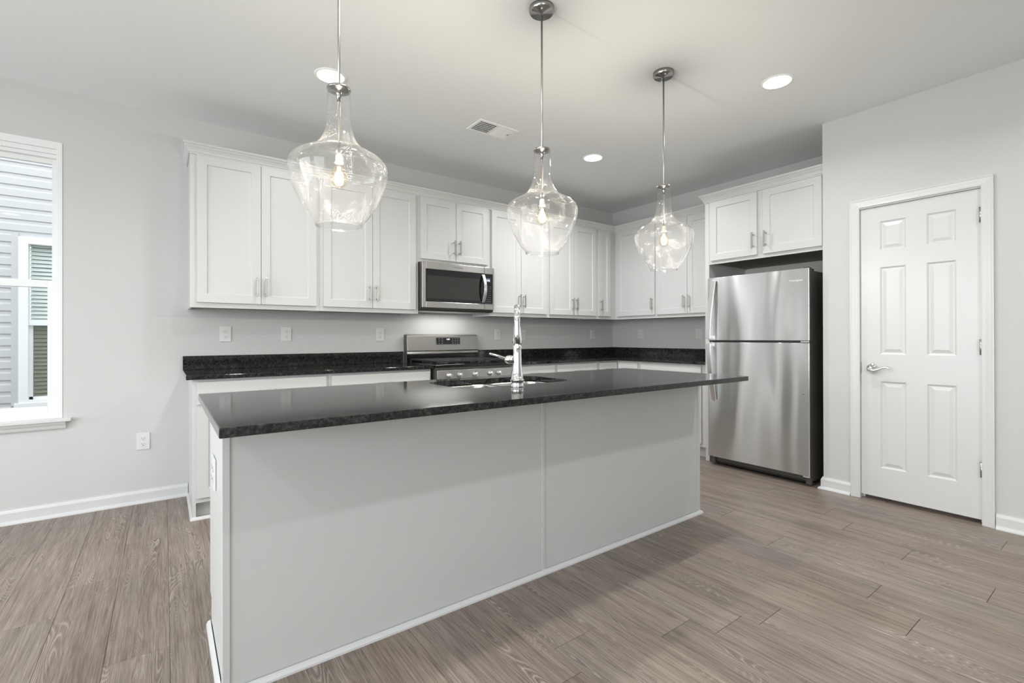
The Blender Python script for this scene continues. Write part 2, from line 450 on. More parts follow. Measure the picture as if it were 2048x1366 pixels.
# ------------------------------------------------------------------ floor: planks run front to back
def build_floor():
    PW, PL, GAP = 0.1895, 1.22, 0.0006
    GX = 0.0003
    joints = {-4: -.637, -3: -.295, -2: -1.24, -1: -.80, 0: -1.258, 6: -2.884, 9: -3.187, 11: -2.755, 12: -3.629,
              13: -3.446, 14: -2.928, 15: -3.764, 16: -3.42, 17: -3.088}
    bm = bmesh.new(); uvl = bm.loops.layers.uv.new('UVMap'); cl = bm.loops.layers.float_color.new('plank')
    i0, i1 = int((XL+4.687)/PW)-2, int((0.1+4.687)/PW)+1
    for i in range(i0, i1):
        rr = random.Random(1000+i)
        x0, x1 = -4.687+i*PW, -4.687+(i+1)*PW
        j = joints.get(i, -rr.random()*PL)
        y = j
        while y > YF-0.2: y -= PL
        while y < 0.1:
            col = (rr.random(), rr.random(), rr.random(), 1)
            a, b = y, y+PL
            xa, xb = max(x0+GX, XL-.1), min(x1-GX, 0.1)
            ya, yb = max(a+GAP, YF-.1), min(b-GAP, 0.1)
            if xb > xa and yb > ya:
                e = 0.0012
                outer = [(xa, ya, -0.0012), (xb, ya, -0.0012), (xb, yb, -0.0012), (xa, yb, -0.0012)]
                g = .0005
                inner = [(xa+g, ya+e, 0), (xb-g, ya+e, 0), (xb-g, yb-e, 0), (xa+g, yb-e, 0)]
                vo = [bm.verts.new(v) for v in outer]; vi = [bm.verts.new(v) for v in inner]
                fs = [bm.faces.new(vi)] + [bm.faces.new([vo[k], vo[(k+1) % 4], vi[(k+1) % 4], vi[k]]) for k in range(4)]
                for f in fs:
                    for lp in f.loops:
                        lp[uvl].uv = (lp.vert.co.x-x0, lp.vert.co.y-a); lp[cl] = col
            y += PL
    v = [bm.verts.new(c) for c in ((XL-.1, YF-.1, -.004), (0.1, YF-.1, -.004), (0.1, 0.1, -.004), (XL-.1, 0.1, -.004))]
    f = bm.faces.new(v); f.material_index = 1
    v2 = [bm.verts.new((a.co.x, a.co.y, -.12)) for a in v]
    f = bm.faces.new(list(reversed(v2))); f.material_index = 1
    for k in range(4):
        f = bm.faces.new([v[k], v2[k], v2[(k+1) % 4], v[(k+1) % 4]]); f.material_index = 1
    me = bpy.data.meshes.new('floor'); bm.to_mesh(me); bm.free()
    me.materials.append(M_floor); me.materials.append(M_dark)
    o = bpy.data.objects.new('floor', me); COL.objects.link(o); tag(o, **STR)
build_floor()

# ------------------------------------------------------------------ walls
def wall_with_holes(name, axis, pos, t, a0, a1, holes, z1=H):
    """axis 'y': wall in plane y=pos..pos+t running along x; axis 'x': plane x=pos..pos+t running along y"""
    m = MB()
    def bx(p, q, r, s_):
        if q-p < 1e-5 or s_-r < 1e-5: return
        if axis == 'y': m.box(p, q, min(pos, pos+t), max(pos, pos+t), r, s_)
        else: m.box(min(pos, pos+t), max(pos, pos+t), p, q, r, s_)
    cur = a0
    for (p, q, r, s_) in sorted(holes):
        bx(cur, p, 0, z1); bx(p, q, 0, r); bx(p, q, s_, z1); cur = q
    bx(cur, a1, 0, z1)
    return tag(m.build(name, M_wall), **STR)
wall_with_holes('wall_back', 'y', 0, 0.15, XL-.15, 0.15, [(a, b, 0.60, WZ1) for a, b in WIN_BACK])
wall_with_holes('wall_right', 'x', 0, 0.15, -2.7077, 0, [])
DY0, DY1, DZ = -3.572, -2.942, 2.06      # pantry door opening
wall_with_holes('wall_pantry', 'x', -0.6983, 0.12, YF, -2.7077, [(DY0, DY1, 0, DZ)])
tag(MB().box(-0.5783, 0.15, -2.8277, -2.7077, 0, H).build('wall_alcove', M_wall), **STR)
wall_with_holes('wall_left', 'x', XL, -0.15, YF-.15, 0, [(a, b, 0.35, 2.35) for a, b in LEFT_WIN])
wall_with_holes('wall_front', 'y', YF, -0.15, XL, 0.15, [(a, b, 0.85, 2.4) for a, b in FRONT_WIN])
tag(MB().box(XL-.15, 0.15, YF-.15, 0.15, H, H+.15).build('ceiling', M_ceil), **STR)
# dark pantry behind the door
tag(MB().box(0.10, 0.15, -4.4, -2.83, 0, H).build('wall_pantry_inside', M_wall), **STR)

BASE = [(0, 0), (.030, 0), (.030, .006), (.026, .014), (.017, .019), (.014, .021), (.014, .070), (.010, .080), (.005, .088), (.005, .093), (0, .093)]
tag(MB().sweep([(XL, -0.0005), (-4.5655, -0.0005)], BASE).build('baseboard_back', M_trim), **STR)
tag(MB().sweep([(-.60, -2.7072), (-.6988, -2.7072), (-.6988, -2.886)], BASE).build('baseboard_right', M_trim), **STR)
tag(MB().sweep([(-.6988, -3.6305), (-.6988, YF)], BASE).build('baseboard_right_near', M_trim), **STR)
tag(MB().sweep([(XL+.0005, YF), (XL+.0005, 0)], BASE).build('baseboard_left', M_trim), **STR)

# ------------------------------------------------------------------ windows
def window(idx, a, b):
    root = empty('window_%d' % idx, (0, 0, 0), 0, kind='structure')
    m = MB()   # outer frame set in the drywall opening, head made of stepped strips
    fw = 0.028
    m.box(a, b, -.004, .12, WZ1-.045, WZ1)
    m.box(a+.012, b-.012, .012, .12, WZ1-.075, WZ1-.045)
    m.box(a+.020, b-.020, .028, .12, WZ1-.098, WZ1-.075)
    m.box(a, a+fw, -.004, .12, .634, WZ1-.045); m.box(b-fw, b, -.004, .12, .634, WZ1-.045)
    m.box(a, b, 0.0, .13, .634, .668)
    m.box(a+fw, b-fw, .045, .12, .668, .682)
    m.build('window_frame', M_vinyl, root, bevel=.0015)
    def sash(y0, y1, z0, z1, st, nm):
        q = MB(); i0, i1 = a+fw-.002, b-fw+.002
        q.box(i0, i0+st, y0, y1, z0, z1); q.box(i1-st, i1, y0, y1, z0, z1)
        q.box(i0+st, i1-st, y0, y1, z0, z0+st*1.0); q.box(i0+st, i1-st, y0, y1, z1-st*1.0, z1)
        f = q.build(nm, M_vinyl, root, bevel=.0012)
        MB().box(i0+st-.005, i1-st+.005, (y0+y1)/2-.002, (y0+y1)/2+.002, z0+st-.004, z1-st+.004).build('pane', M_glass, f)
        return f
    sash(.062, .088, 1.478, WZ1-.098, .032, 'upper_sash')
    lo = sash(.012, .052, .668, 1.520, .046, 'lower_sash')
    MB().prism([(a+.40, .0), (a+.50, .0), (a+.52, .03), (a+.38, .03)], 1.520, 1.528).build('sash_lock', M_vinyl, lo)
    s = MB()   # stool and apron
    s.box(a-.045, b+.045, -.045, .02, .612, .634)
    s.build('window_sill', M_trim, root, bevel=.004, seg=3)
    ap = [(0, .565), (.012, .565), (.016, .572), (.020, .585), (.030, .600), (.034, .612), (0, .612)]
    s = MB(); s.sweep([(a-.015, 0.0), (a-.015, -.0005), (b+.015, -.0005), (b+.015, 0.0)], ap) if False else s.sweep([(a-.018, -.0005), (b+.018, -.0005)], ap)
    s.build('window_apron', M_trim, root)
for i, (a, b) in enumerate(WIN_BACK): window(i+1, a, b)
def plain_window(idx, axis, pos, sgn, a, b, z0=.35, z1=2.35):
    root = empty('window_%d' % idx, (0, 0, 0), 0, kind='structure')
    m = MB()
    def bx(p, q, d0, d1, r, s_):
        lo, hi = sorted((pos+sgn*d0, pos+sgn*d1))
        if axis == 'y': m.box(p, q, lo, hi, r, s_)
        else: m.box(lo, hi, p, q, r, s_)
    bx(a, a+.05, -.01, .08, z0, z1); bx(b-.05, b, -.01, .08, z0, z1); bx(a+.05, b-.05, -.01, .08, z0, z0+.05); bx(a+.05, b-.05, -.01, .08, z1-.05, z1)
    c = (a+b)/2
    bx(c-.035, c+.035, 0, .06, z0+.05, z1-.05)
    m.build('window_frame', M_vinyl, root)
    m = MB(); bx(a+.05, b-.05, .03, .034, z0+.05, z1-.05)
    m.build('pane', M_glass, root)
plain_window(3, 'x', XL, -1, *LEFT_WIN[0]); plain_window(4, 'x', XL, -1, *LEFT_WIN[1])
for i_, q_ in enumerate(FRONT_WIN): plain_window(5+i_, 'y', YF, -1, *q_, .85, 2.4)

# ------------------------------------------------------------------ pantry door (faces -x); built facing -y then turned
def rot_x():  # local (s, depth) -> world: x = wallx + ylocal, y = -s
    return -PI/2
def build_door():
    # local: s runs toward world -y, local y runs toward world +x
    root = empty('door_1', (-0.6983, 0, 0), -PI/2, kind='structure')
    s0, s1 = 2.946, 3.567
    z0, z1 = 0.028, 2.052
    yf, t = 0.012, 0.035
    # slab with six raised panels
    m = MB(); bm = m.bm
    cols = [(3.059, 3.203), (3.311, 3.455)]
    rows = [(.234, .836), (1.024, 1.629), (1.746, 1.949)]
    xs = sorted([s0, s1] + [c for p in cols for c in p]); zs = sorted([z0, z1] + [c for p in rows for c in p])
    V = {}
    def gv(x, y, z):
        k = (round(x, 5), round(y, 5), round(z, 5))
        if k not in V: V[k] = bm.verts.new(k)
        return V[k]
    for i in range(len(xs)-1):
        for j in range(len(zs)-1):
            a, b, c, d = xs[i], xs[i+1], zs[j], zs[j+1]
            if (a, b) in cols and (c, d) in rows:
                steps = [(0, yf), (.010, yf+.007), (.016, yf+.007), (.036, yf+.0015)]
                rg = [[gv(a+o, y, c+o), gv(b-o, y, c+o), gv(b-o, y, d-o), gv(a+o, y, d-o)] for o, y in steps]
                for A, B in zip(rg, rg[1:]):
                    for k in range(4): bm.faces.new([A[k], A[(k+1) % 4], B[(k+1) % 4], B[k]])
                bm.faces.new(rg[-1])
            else:
                bm.faces.new([gv(a, yf, c), gv(b, yf, c), gv(b, yf, d), gv(a, yf, d)])
    bk = [bm.verts.new(c) for c in ((s0, yf+t, z0), (s1, yf+t, z0), (s1, yf+t, z1), (s0, yf+t, z1))]
    bm.faces.new(list(reversed(bk)))
    m.box(s0, s1, yf+.012, yf+t-.001, z0, z0+.001); m.box(s0, s1, yf+.0005, yf+t, z1-.001, z1)
    m.box(s0, s0+.001, yf+.0005, yf+t, z0, z1); m.box(s1-.001, s1, yf+.0005, yf+t, z0, z1)
    leaf = m.build('door_leaf', M_trim, root)
    # jamb and stop
    j = MB()
    j.box(2.9425, 2.9445, -.002, .118, 0, 2.058); j.box(3.5695, 3.5715, -.002, .118, 0, 2.058); j.box(2.9425, 3.5715, -.002, .118, 2.054, 2.0595)
    j.box(2.9445, 2.956, .049, .06, 0, 2.054); j.box(3.558, 3.5695, .049, .06, 0, 2.054); j.box(2.9445, 3.5695, .049, .06, 2.043, 2.054)
    j.build('door_jamb', M_trim, root)
    # casing with a stepped profile, mitred
    pr = [(0.0, .000), (0.0, .009), (.006, .011), (.012, .010), (.020, .011), (.034, .014), (.044, .0155), (.050, .018), (.056, .018), (.057, .016), (.057, .000)]
    c = MB(); bm = c.bm; ia, ib, iz = 2.944, 3.570, 2.0615
    P = [(ia, 0, -1, 0), (ia, iz, -1, 1), (ib, iz, 1, 1), (ib, 0, 1, 0)]
    rings = [[bm.verts.new((x+o*dx, -d, z+o*dz)) for o, d in pr] for x, z, dx, dz in P]
    n = len(pr)
    for A, B in zip(rings, rings[1:]):
        for i in range(n): bm.faces.new([A[i], A[(i+1) % n], B[(i+1) % n], B[i]])
    bm.faces.new(rings[0]); bm.faces.new(rings[-1])
    c.build('door_casing', M_trim, root)
    for z in (1.887, 1.079, .334):
        h = MB(); h.lathe([(.0065, z-.045), (.0065, z+.045)], (3.5675, -.003, 0), 12)
        h.lathe([(0, z+.045), (.008, z+.046), (.008, z+.050), (0, z+.052)], (3.5675, -.003, 0), 12, cap=False)
        h.box(3.559, 3.5675, yf-.0015, yf+.002, z-.044, z+.044)
        tag(h.build('hinge', M_nickel, root), 'brushed nickel butt hinge')
    st = MB().box(2.9435, 2.9475, -.0032, .010, .885, .965).build('strike_plate', M_canopy, root)
    k = MB()
    kx, kz = 3.012, .924
    k.lathe([(0, yf-.0005), (.033, yf-.0005), (.033, yf-.006), (.029, yf-.011), (.014, yf-.014), (.012, yf-.045), (0, yf-.045)], (kx, 0, kz), 28, axis='y', cap=False)
    k.tube([(kx-.012, yf-.047, kz-.006), (kx, yf-.050, kz-.010), (kx+.025, yf-.050, kz-.012), (kx+.05, yf-.048, kz-.002), (kx+.075, yf-.046, kz+.010), (kx+.095, yf-.045, kz+.011), (kx+.108, yf-.046, kz+.002), (kx+.106, yf-.047, kz-.006)],
           [(.013, .012), (.012, .013), (.009, .011), (.007, .009), (.0055, .007), (.005, .006), (.005, .005), (.003, .003)], 14)
    tag(k.build('door_handle', M_chrome, leaf), 'polished curved lever handle on a round rose')
build_door()

# ------------------------------------------------------------------ cabinets
def pull(parent, x, z0, z1, yface, horizontal=False):
    m = MB(); off = .030
    if horizontal:
        xa, xb = x-.07, x+.07
        m.box(xa, xb, yface-off-.010, yface-off, z0-.005, z0+.005)
        for q in (xa+.022, xb-.022): m.box(q-.004, q+.004, yface-off, yface+.001, z0-.004, z0+.004)
    else:
        m.box(x-.0055, x+.0055, yface-off-.009, yface-off, z0, z1)
        for q in (z0+.020, z1-.020): m.box(x-.004, x+.004, yface-off, yface+.001, q-.004, q+.004)
    return tag(m.build('handle', M_nickel, parent, bevel=.0015), 'brushed nickel bar pull')

def upper_cabinet(s0, s1, z0, ztop, depth, doors, label, rz, name='wall_cabinet', reveal=None, side_l=0):
    """doors: list of (a, b, z0, z1, handle_x or None)"""
    root = empty(name, (0, 0, 0), rz, label, 'cabinet')
    m = MB()
    e = .0006
    m.box(s0+e, s1-e, -depth, -.0005, z0+.012, ztop)                 # carcass
    m.box(s0+e, s1-e, -depth-.0004, -depth+.019, z0, z0+.014)      # face-frame bottom rail
    m.box(s0+e, s0+.016, -depth+.0192, -.0005, z0, z0+.0122)
    m.box(s1-.016, s1-e, -depth+.0192, -.0005, z0, z0+.0122)
    body = m.build('cabinet_body', M_cab, root, bevel=.0008)
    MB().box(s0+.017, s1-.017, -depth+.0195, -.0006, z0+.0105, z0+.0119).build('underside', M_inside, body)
    for (a, b, da, db, hx) in doors:
        d = MB().frame_panel(a, b, da, db, -depth-.020, .0195, .058, .008, .005).build('door', M_cab, root, bevel=.0012)
        if hx is not None:
            pull(d, hx, da+.056, da+.191, -depth-.020)
    return root
UZ0, UZ1 = 1.356, 2.43
D0, D1 = 1.391, 2.394
dp = .328
upper_cabinet(-4.565, -3.727, UZ0, UZ1, dp, [(-4.526, -4.138, D0, D1, -4.165), (-4.135, -3.753, D0, D1, -4.108)],
              'white double-door wall cabinet at the left end of the run, its side free', 0)
upper_cabinet(-3.727, -2.895, UZ0, UZ1, dp, [(-3.701, -3.312, D0, D1, -3.340), (-3.309, -2.925, D0, D1, -3.281)],
              'tall white double-door wall cabinet just left of the microwave', 0)
upper_cabinet(-2.895, -2.135, 1.818, UZ1, dp, [(-2.877, -2.523, 1.848, D1, -2.550), (-2.519, -2.168, 1.848, D1, -2.491)],
              'short white double-door wall cabinet above the microwave', 0)
upper_cabinet(-2.135, -1.393, UZ0, UZ1, dp, [(-2.121, -1.766, D0, D1, -1.793), (-1.762, -1.412, D0, D1, -1.735)],
              'tall white double-door wall cabinet just right of the microwave', 0)
upper_cabinet(-1.393, -.646, UZ0, UZ1, dp, [(-1.373, -1.023, D0, D1, -1.050), (-1.019, -.667, D0, D1, -.992)],
              'tall white double-door wall cabinet next to the narrow corner door', 0)
upper_cabinet(-.646, -.001, UZ0, UZ1, dp, [(-.625, -.424, D0, D1, -.599)],
              'white wall cabinet in the corner with one very narrow door', 0)
RZ = -PI/2
upper_cabinet(.3295, .930, UZ0, UZ1, dp, [(.373, .915, D0, D1, .888)],
              'white wall cabinet with one wide door beside the corner', RZ)
upper_cabinet(.930, 1.7065, UZ0, UZ1, dp, [(.942, 1.318, D0, D1, 1.291), (1.322, 1.690, D0, D1, 1.350)],
              'tall white double-door wall cabinet next to the refrigerator panel', RZ)
# cabinet above the fridge, deep
upper_cabinet(1.7485, 2.7065, 1.812, UZ1-.012, .645, [(1.772, 2.196, 1.842, 2.380, 2.170), (2.244, 2.690, 1.842, 2.380, 2.272)],
              'deep white double-door cabinet over the stainless refrigerator', RZ, name='fridge_cabinet')

CROWN = [(0, 2.398), (.007, 2.398), (.007, 2.408), (.011, 2.411), (.013, 2.420), (.020, 2.434), (.029, 2.446), (.031, 2.452), (.036, 2.454), (.040, 2.460), (.040, 2.471), (0, 2.471)]
o = MB().sweep([(-4.5652, -.0005), (-4.5652, -.3285), (-.3285, -.3285), (-.3285, -1.7065)], CROWN).build('crown_molding', M_cab)
tag(o, 'long white crown molding along the tops of the wall cabinets', 'molding')
CR2 = [(a, b-.012) for a, b in CROWN]
o = MB().sweep([(-.372, -1.7075), (-.6455, -1.7075), (-.6455, -2.7065)], CR2).build('crown_molding', M_cab)
tag(o, 'short white crown molding on top of the cabinet over the refrigerator', 'molding')
o = MB().box(-.6450, -.0005, -1.7478, -1.7082, 0, 2.385).build('tall_end_panel', M_cab, bevel=.001)
tag(o, 'tall white end panel from floor to crown left of the refrigerator', 'panel')

def base_cabinet(s0, s1, cols, label, rz, depth=.610, back=-.0005, blind=None, end_l=False):
    root = empty('base_cabinet', (0, 0, 0), rz, label, 'cabinet')
    e = .0006; m = MB()
    m.box(s0+e, s1-e, -depth, back, .105, .886)
    m.box(s0+e, s1-e, -depth+.06, back, 0, .105)
    if end_l: m.box(s0+e, s0+.019, -depth, -depth+.06, 0, .105)
    m.build('cabinet_body', M_cab, root, bevel=.0008)
    SH = [(0, 0), (.013, 0), (.013, .006), (.008, .016), (0, .019)]
    if end_l: MB().sweep([(s0, back), (s0, -depth), (s0+.019, -depth), (s0+.019, -depth+.06), (s1-e, -depth+.06)] if False else [(s0, back), (s0, -depth-.0005), (s1-e, -depth-.0005)], SH).build('base_shoe', M_trim, root)
    for (a, b, kind, hx) in cols:
        dr = MB().box(a, b, -depth-.020, -depth-.0005, .727, .868).build('drawer', M_cab, root, bevel=.002)
        pull(dr, (a+b)/2, .797, 0, -depth-.020, True)
        if kind == 2:
            c = (a+b)/2
            for (p, q, h) in ((a, c-.0015, c-.03), (c+.0015, b, c+.03)):
                d = MB().frame_panel(p, q, .137, .703, -depth-.020, .0195, .058, .008, .005).build('door', M_cab, root, bevel=.0012)
                pull(d, h, .53, .665, -depth-.020)
        elif kind == 1:
            d = MB().frame_panel(a, b, .137, .703, -depth-.020, .0195, .058, .008, .005).build('door', M_cab, root, bevel=.0012)
            if hx: pull(d, hx, .53, .665, -depth-.020)
    return root
base_cabinet(-4.562, -3.737, [(-4.536, -3.756, 2, None)], 'white base cabinet at the free left end under the black counter', 0, end_l=True)
base_cabinet(-3.737, -2.914, [(-3.717, -2.931, 2, None)], 'white base cabinet under the counter just left of the range', 0)
base_cabinet(-2.123, -1.5385, [(-2.100, -1.557, 1, -1.59)], 'white base cabinet under the counter just right of the range', 0)
base_cabinet(-1.5385, -.934, [(-1.52, -.957, 1, -.99)], 'white base cabinet with the second drawer right of the range', 0)
base_cabinet(-.934, -.001, [(-.911, -.634, 1, None)], 'white corner base cabinet with a narrow drawer front', 0)
base_cabinet(.6115, .925, [(.636, .904, 1, None)], 'white base cabinet on the right wall with a narrow drawer, by the corner', RZ)
base_cabinet(.925, 1.7065, [(.947, 1.651, 2, None)], 'white base cabinet on the right wall beside the refrigerator panel', RZ)

# ------------------------------------------------------------------ countertops
ZT, TH = .914, .0275
r = empty('countertop', (0, 0, 0), 0, 'speckled black granite countertop left of the range, with backsplash', 'countertop')
MB().box(-4.596, -2.904, -.6506, -.0008, ZT-TH, ZT).build('slab', M_gran, r, bevel=.003, seg=3)
MB().box(-4.596, -2.904, -.0205, -.0008, ZT+.0005, 1.016).build('backsplash', M_gran, r, bevel=.0015)
r = empty('countertop', (0, 0, 0), 0, 'L-shaped black granite countertop wrapping the corner right of the range', 'countertop')
MB().prism([(-2.121, -.0008), (-.0008, -.0008), (-.0008, -1.7068), (-.6506, -1.7068), (-.6506, -.6506), (-2.121, -.6506)], ZT-TH, ZT).build('slab', M_gran, r, bevel=.003, seg=3)
MB().box(-2.121, -.0008, -.0205, -.0008, ZT+.0005, 1.016).build('backsplash', M_gran, r, bevel=.0015)
MB().box(-.0205, -.0008, -1.7068, -.021, ZT+.0005, 1.016).build('backsplash', M_gran, r, bevel=.0015)

# ------------------------------------------------------------------ island
IX0, IX1, IY0, IY1 = -4.555, -1.896, -2.437, -1.885
SX0, SX1, SY0, SY1 = -3.612, -2.905, -2.335, -1.945      # sink cut-out
r = empty('kitchen_island', ((IX0+IX1)/2, (IY0+IY1)/2, 0), 0, 'long white kitchen island with grey-white panelled back', 'island')
ox, oy = (IX0+IX1)/2, (IY0+IY1)/2
def isl(m, nm, mat, par=r, bevel=0.0):
    o = m.build(nm, mat, par, bevel=bevel)
    if par is r: o.location = (-ox, -oy, 0)
    return o
m = MB()
m.box(IX0+.004, IX0+.022, IY0+.004, IY1, .105, .886); m.box(IX0+.004, IX0+.022, IY0+.004, IY1-.065, 0, .105)
m.box(IX1-.022, IX1-.004, IY0+.004, IY1, .105, .886); m.box(IX1-.022, IX1-.004, IY0+.004, IY1-.065, 0, .105)
m.box(IX0+.022, IX1-.022, IY1-.019, IY1, .105, .886)          # front face towards the range
m.box(IX0+.022, IX1-.022, IY1-.084, IY1-.065, 0, .105)         # toe kick
m.box(IX0+.022, IX1-.022, IY0+.02, IY1-.02, .10, .118)         # bottom shelf
isl(m, 'cabinet_body', M_cab, bevel=.0008)
o = isl(MB().box(IX0+.022, IX1-.022, IY0+.005, IY0+.018, 0, .886), 'back_panel', M_isl)
o['label'] = 'flat grey-white back panels facing the room'
# trim battens
for nm, a, b in (('corner_batten', IX0, IX0+.022), ('corner_batten', IX1-.022, IX1), ('seam_batten', -3.232, -3.212)):
    isl(MB().box(a, b, IY0-.001, IY0+.0048, .019, .886), nm, M_isl if nm == 'seam_batten' else M_isl, bevel=.0015)
isl(MB().box(IX0, IX0+.0038, IY0+.005, IY0+.030, .019, .886), 'corner_batten', M_cab, bevel=.001)
SH = [(0, 0), (.014, 0), (.014, .008), (.009, .018), (.0, .021)]
isl(MB().sweep([(IX0, IY1-.07), (IX0, IY0-.001), (IX1, IY0-.001), (IX1, IY1-.07)], SH), 'base_shoe', M_trim) if False else None
isl(MB().sweep([(IX1, IY1-.07), (IX1, IY0-.001), (IX0, IY0-.001), (IX0, IY1-.07)], [(-a, b) for a, b in SH]), 'base_shoe', M_trim)
xs = [IX0+.02, -3.69, -2.86, IX1-.02]
for k in range(3):
    a, b = xs[k]+.01, xs[k+1]-.01; c = (a+b)/2
    for p, q in ((a, c-.0015), (c+.0015, b)):
        d = MB()
        d.frame_panel(-q, -p, .137, .703, -.0205, .0195, .058, .008, .005)
        dd = d.build('door', M_cab, r, bevel=.0012); dd.rotation_euler = (0, 0, PI); dd.location = (-ox, IY1-oy, 0)
        pull(dd, (-c-.03 if p == a else -c+.03), .53, .665, -.0205)
    d = MB().box(-b, -a, -.0205, -.001, .727, .868).build('drawer', M_cab, r, bevel=.002)
    d.rotation_euler = (0, 0, PI); d.location = (-ox, IY1-oy, 0)

def rrect(x0, x1, y0, y1, rad, n=6):
    pts = []
    for cx, cy, a0 in ((x1-rad, y1-rad, 0), (x0+rad, y1-rad, PI/2), (x0+rad, y0+rad, PI), (x1-rad, y0+rad, 1.5*PI)):
        for i in range(n+1):
            a = a0+PI/2*i/n; pts.append((cx+rad*math.cos(a), cy+rad*math.sin(a)))
    return pts
def slab_with_hole(outer, hole, z0, z1):
    bm = bmesh.new()
    x0, x1, y0, y1 = outer
    def lay(z):
        o_ = [bm.verts.new((x, y, z)) for x, y in ((x1, y1), (x0, y1), (x0, y0), (x1, y0))]
        h_ = [bm.verts.new((x, y, z)) for x, y in hole]
        n = len(h_)//4
        fs = []
        for q in range(4):
            seg = h_[q*n:(q+1)*n]
            nxt = h_[((q+1)*n) % len(h_)]
            # fan of the corner, then the straight side
            for a, b in zip(seg, seg[1:]): fs.append(bm.faces.new([o_[q], b, a]) if False else bm.faces.new([o_[q], a, b]))
            fs.append(bm.faces.new([o_[q], seg[-1], nxt, o_[(q+1) % 4]]))
        return o_, h_
    A = lay(z0); B = lay(z1)
    for P, Q in ((A[0], B[0]), (A[1], B[1])):
        n = len(P)
        for i in range(n): bm.faces.new([P[i], P[(i+1) % n], Q[(i+1) % n], Q[i]])
    mb = MB(); mb.bm.free(); mb.bm = bm
    return mb
o = slab_with_hole((-4.589, -1.907, -2.764, -1.8226), rrect(SX0, SX1, SY0, SY1, .07), ZT-TH, ZT).build('island_countertop', M_gran, bevel=.003, seg=3)
tag(o, 'large polished black granite slab on top of the island, with sink cut-out', 'countertop')

# sink: undermount double bowl
r = empty('sink', ((SX0+SX1)/2, (SY0+SY1)/2, ZT-TH-.2), 0, 'undermount stainless double-bowl sink set into the island countertop', 'sink')
sl = (-(SX0+SX1)/2, -(SY0+SY1)/2, -(ZT-TH-.2))
def bowl(x0, x1, y0, y1, nm):
    m = MB(); bm = m.bm; zt = ZT-TH-.0006
    lv = [(-.014, zt, .075), (0, zt, .065), (.004, zt-.01, .062), (.008, zt-.15, .06), (.03, zt-.175, .05), (.10, zt-.18, .03)]
    rg = []
    for i_, z, rad in lv:
        rg.append([bm.verts.new((x, y, z)) for x, y in rrect(x0+i_, x1-i_, y0+i_, y1-i_, rad)])
    for A, B in zip(rg, rg[1:]):
        n = len(A)
        for k in range(n): f = bm.faces.new([A[k], A[(k+1) % n], B[(k+1) % n], B[k]]); f.smooth = True
    bm.faces.new(rg[-1])
    o = m.build(nm, M_sinksteel, r, sl)
    MB().lathe([(0, zt-.1785), (.04, zt-.1785), (.045, zt-.176), (.05, zt-.1785)], ((x0+x1)/2, (y0+y1)/2, 0), 24, cap=False).build('drain', M_chrome, o)
bowl(SX0-.004, -3.272, SY0-.004, SY1+.004, 'left_bowl'); bowl(-3.244, SX1+.004, SY0-.004, SY1+.004, 'right_bowl')
MB().box(-3.2865, -3.2295, SY0+.03, SY1-.03, ZT-TH-.03, ZT-TH-.012).build('bowl_divider', M_sinksteel, r, sl, bevel=.005)

# faucet, arc turned away from the camera
fx, fy = -3.352, -2.400
ang = math.atan2(fy-CY, fx-CX)
r = empty('faucet', (fx, fy, ZT), ang, 'tall polished chrome pull-down faucet behind the island sink', 'faucet')
MB().lathe([(0, 0), (.033, 0), (.033, .004), (.030, .006), (.0305, .024), (.033, .028), (.033, .033), (.029, .036), (.0255, .07), (.0215, .105), (.0205, .16), (.0205, .178), (.0215, .182), (.0215, .188), (.019, .194), (.0150, .197), (0, .197)], (0, 0, 0), 32, cap=False).build('faucet_body', M_chrome, r)
MB().lathe([(.0312, .0255), (.0345, .0285), (.0345, .0315), (.031, .034)], (0, 0, 0.001), 32, cap=False).build('ring', M_canopy, r)
ar = .078; zc = .305
pts = [(0, 0, .19), (0, 0, .25), (0, 0, .29)] + [(ar-ar*math.cos(t), 0, zc+ar*math.sin(t)) for t in [PI*k/14 for k in range(15)]] + [(2*ar, 0, .28)]
MB().tube(pts, .0145, 18).build('spout', M_chrome, r)
MB().lathe([(0, .290), (.016, .290), (.018, .283), (.0195, .262), (.0225, .230), (.0250, .203), (.0225, .197), (0, .195)], (2*ar, 0, 0), 24, cap=False).build('spray_head', M_chrome, r)
h = MB()   # lever on the left side
h.lathe([(0, .006), (.013, .010), (.0185, .020), (.021, .034), (.019, .048), (.012, .058), (0, .062)], (0, 0, .128), 22, axis='y', cap=False)
h.tube([(0, .045, .132), (-.006, .065, .136), (-.012, .090, .146), (-.018, .125, .156), (-.019, .132, .157)], [(.009, .008), (.008, .007), (.007, .0055), (.0085, .005), (.006, .004)], 14)
h.build('lever_handle', M_chrome, r)

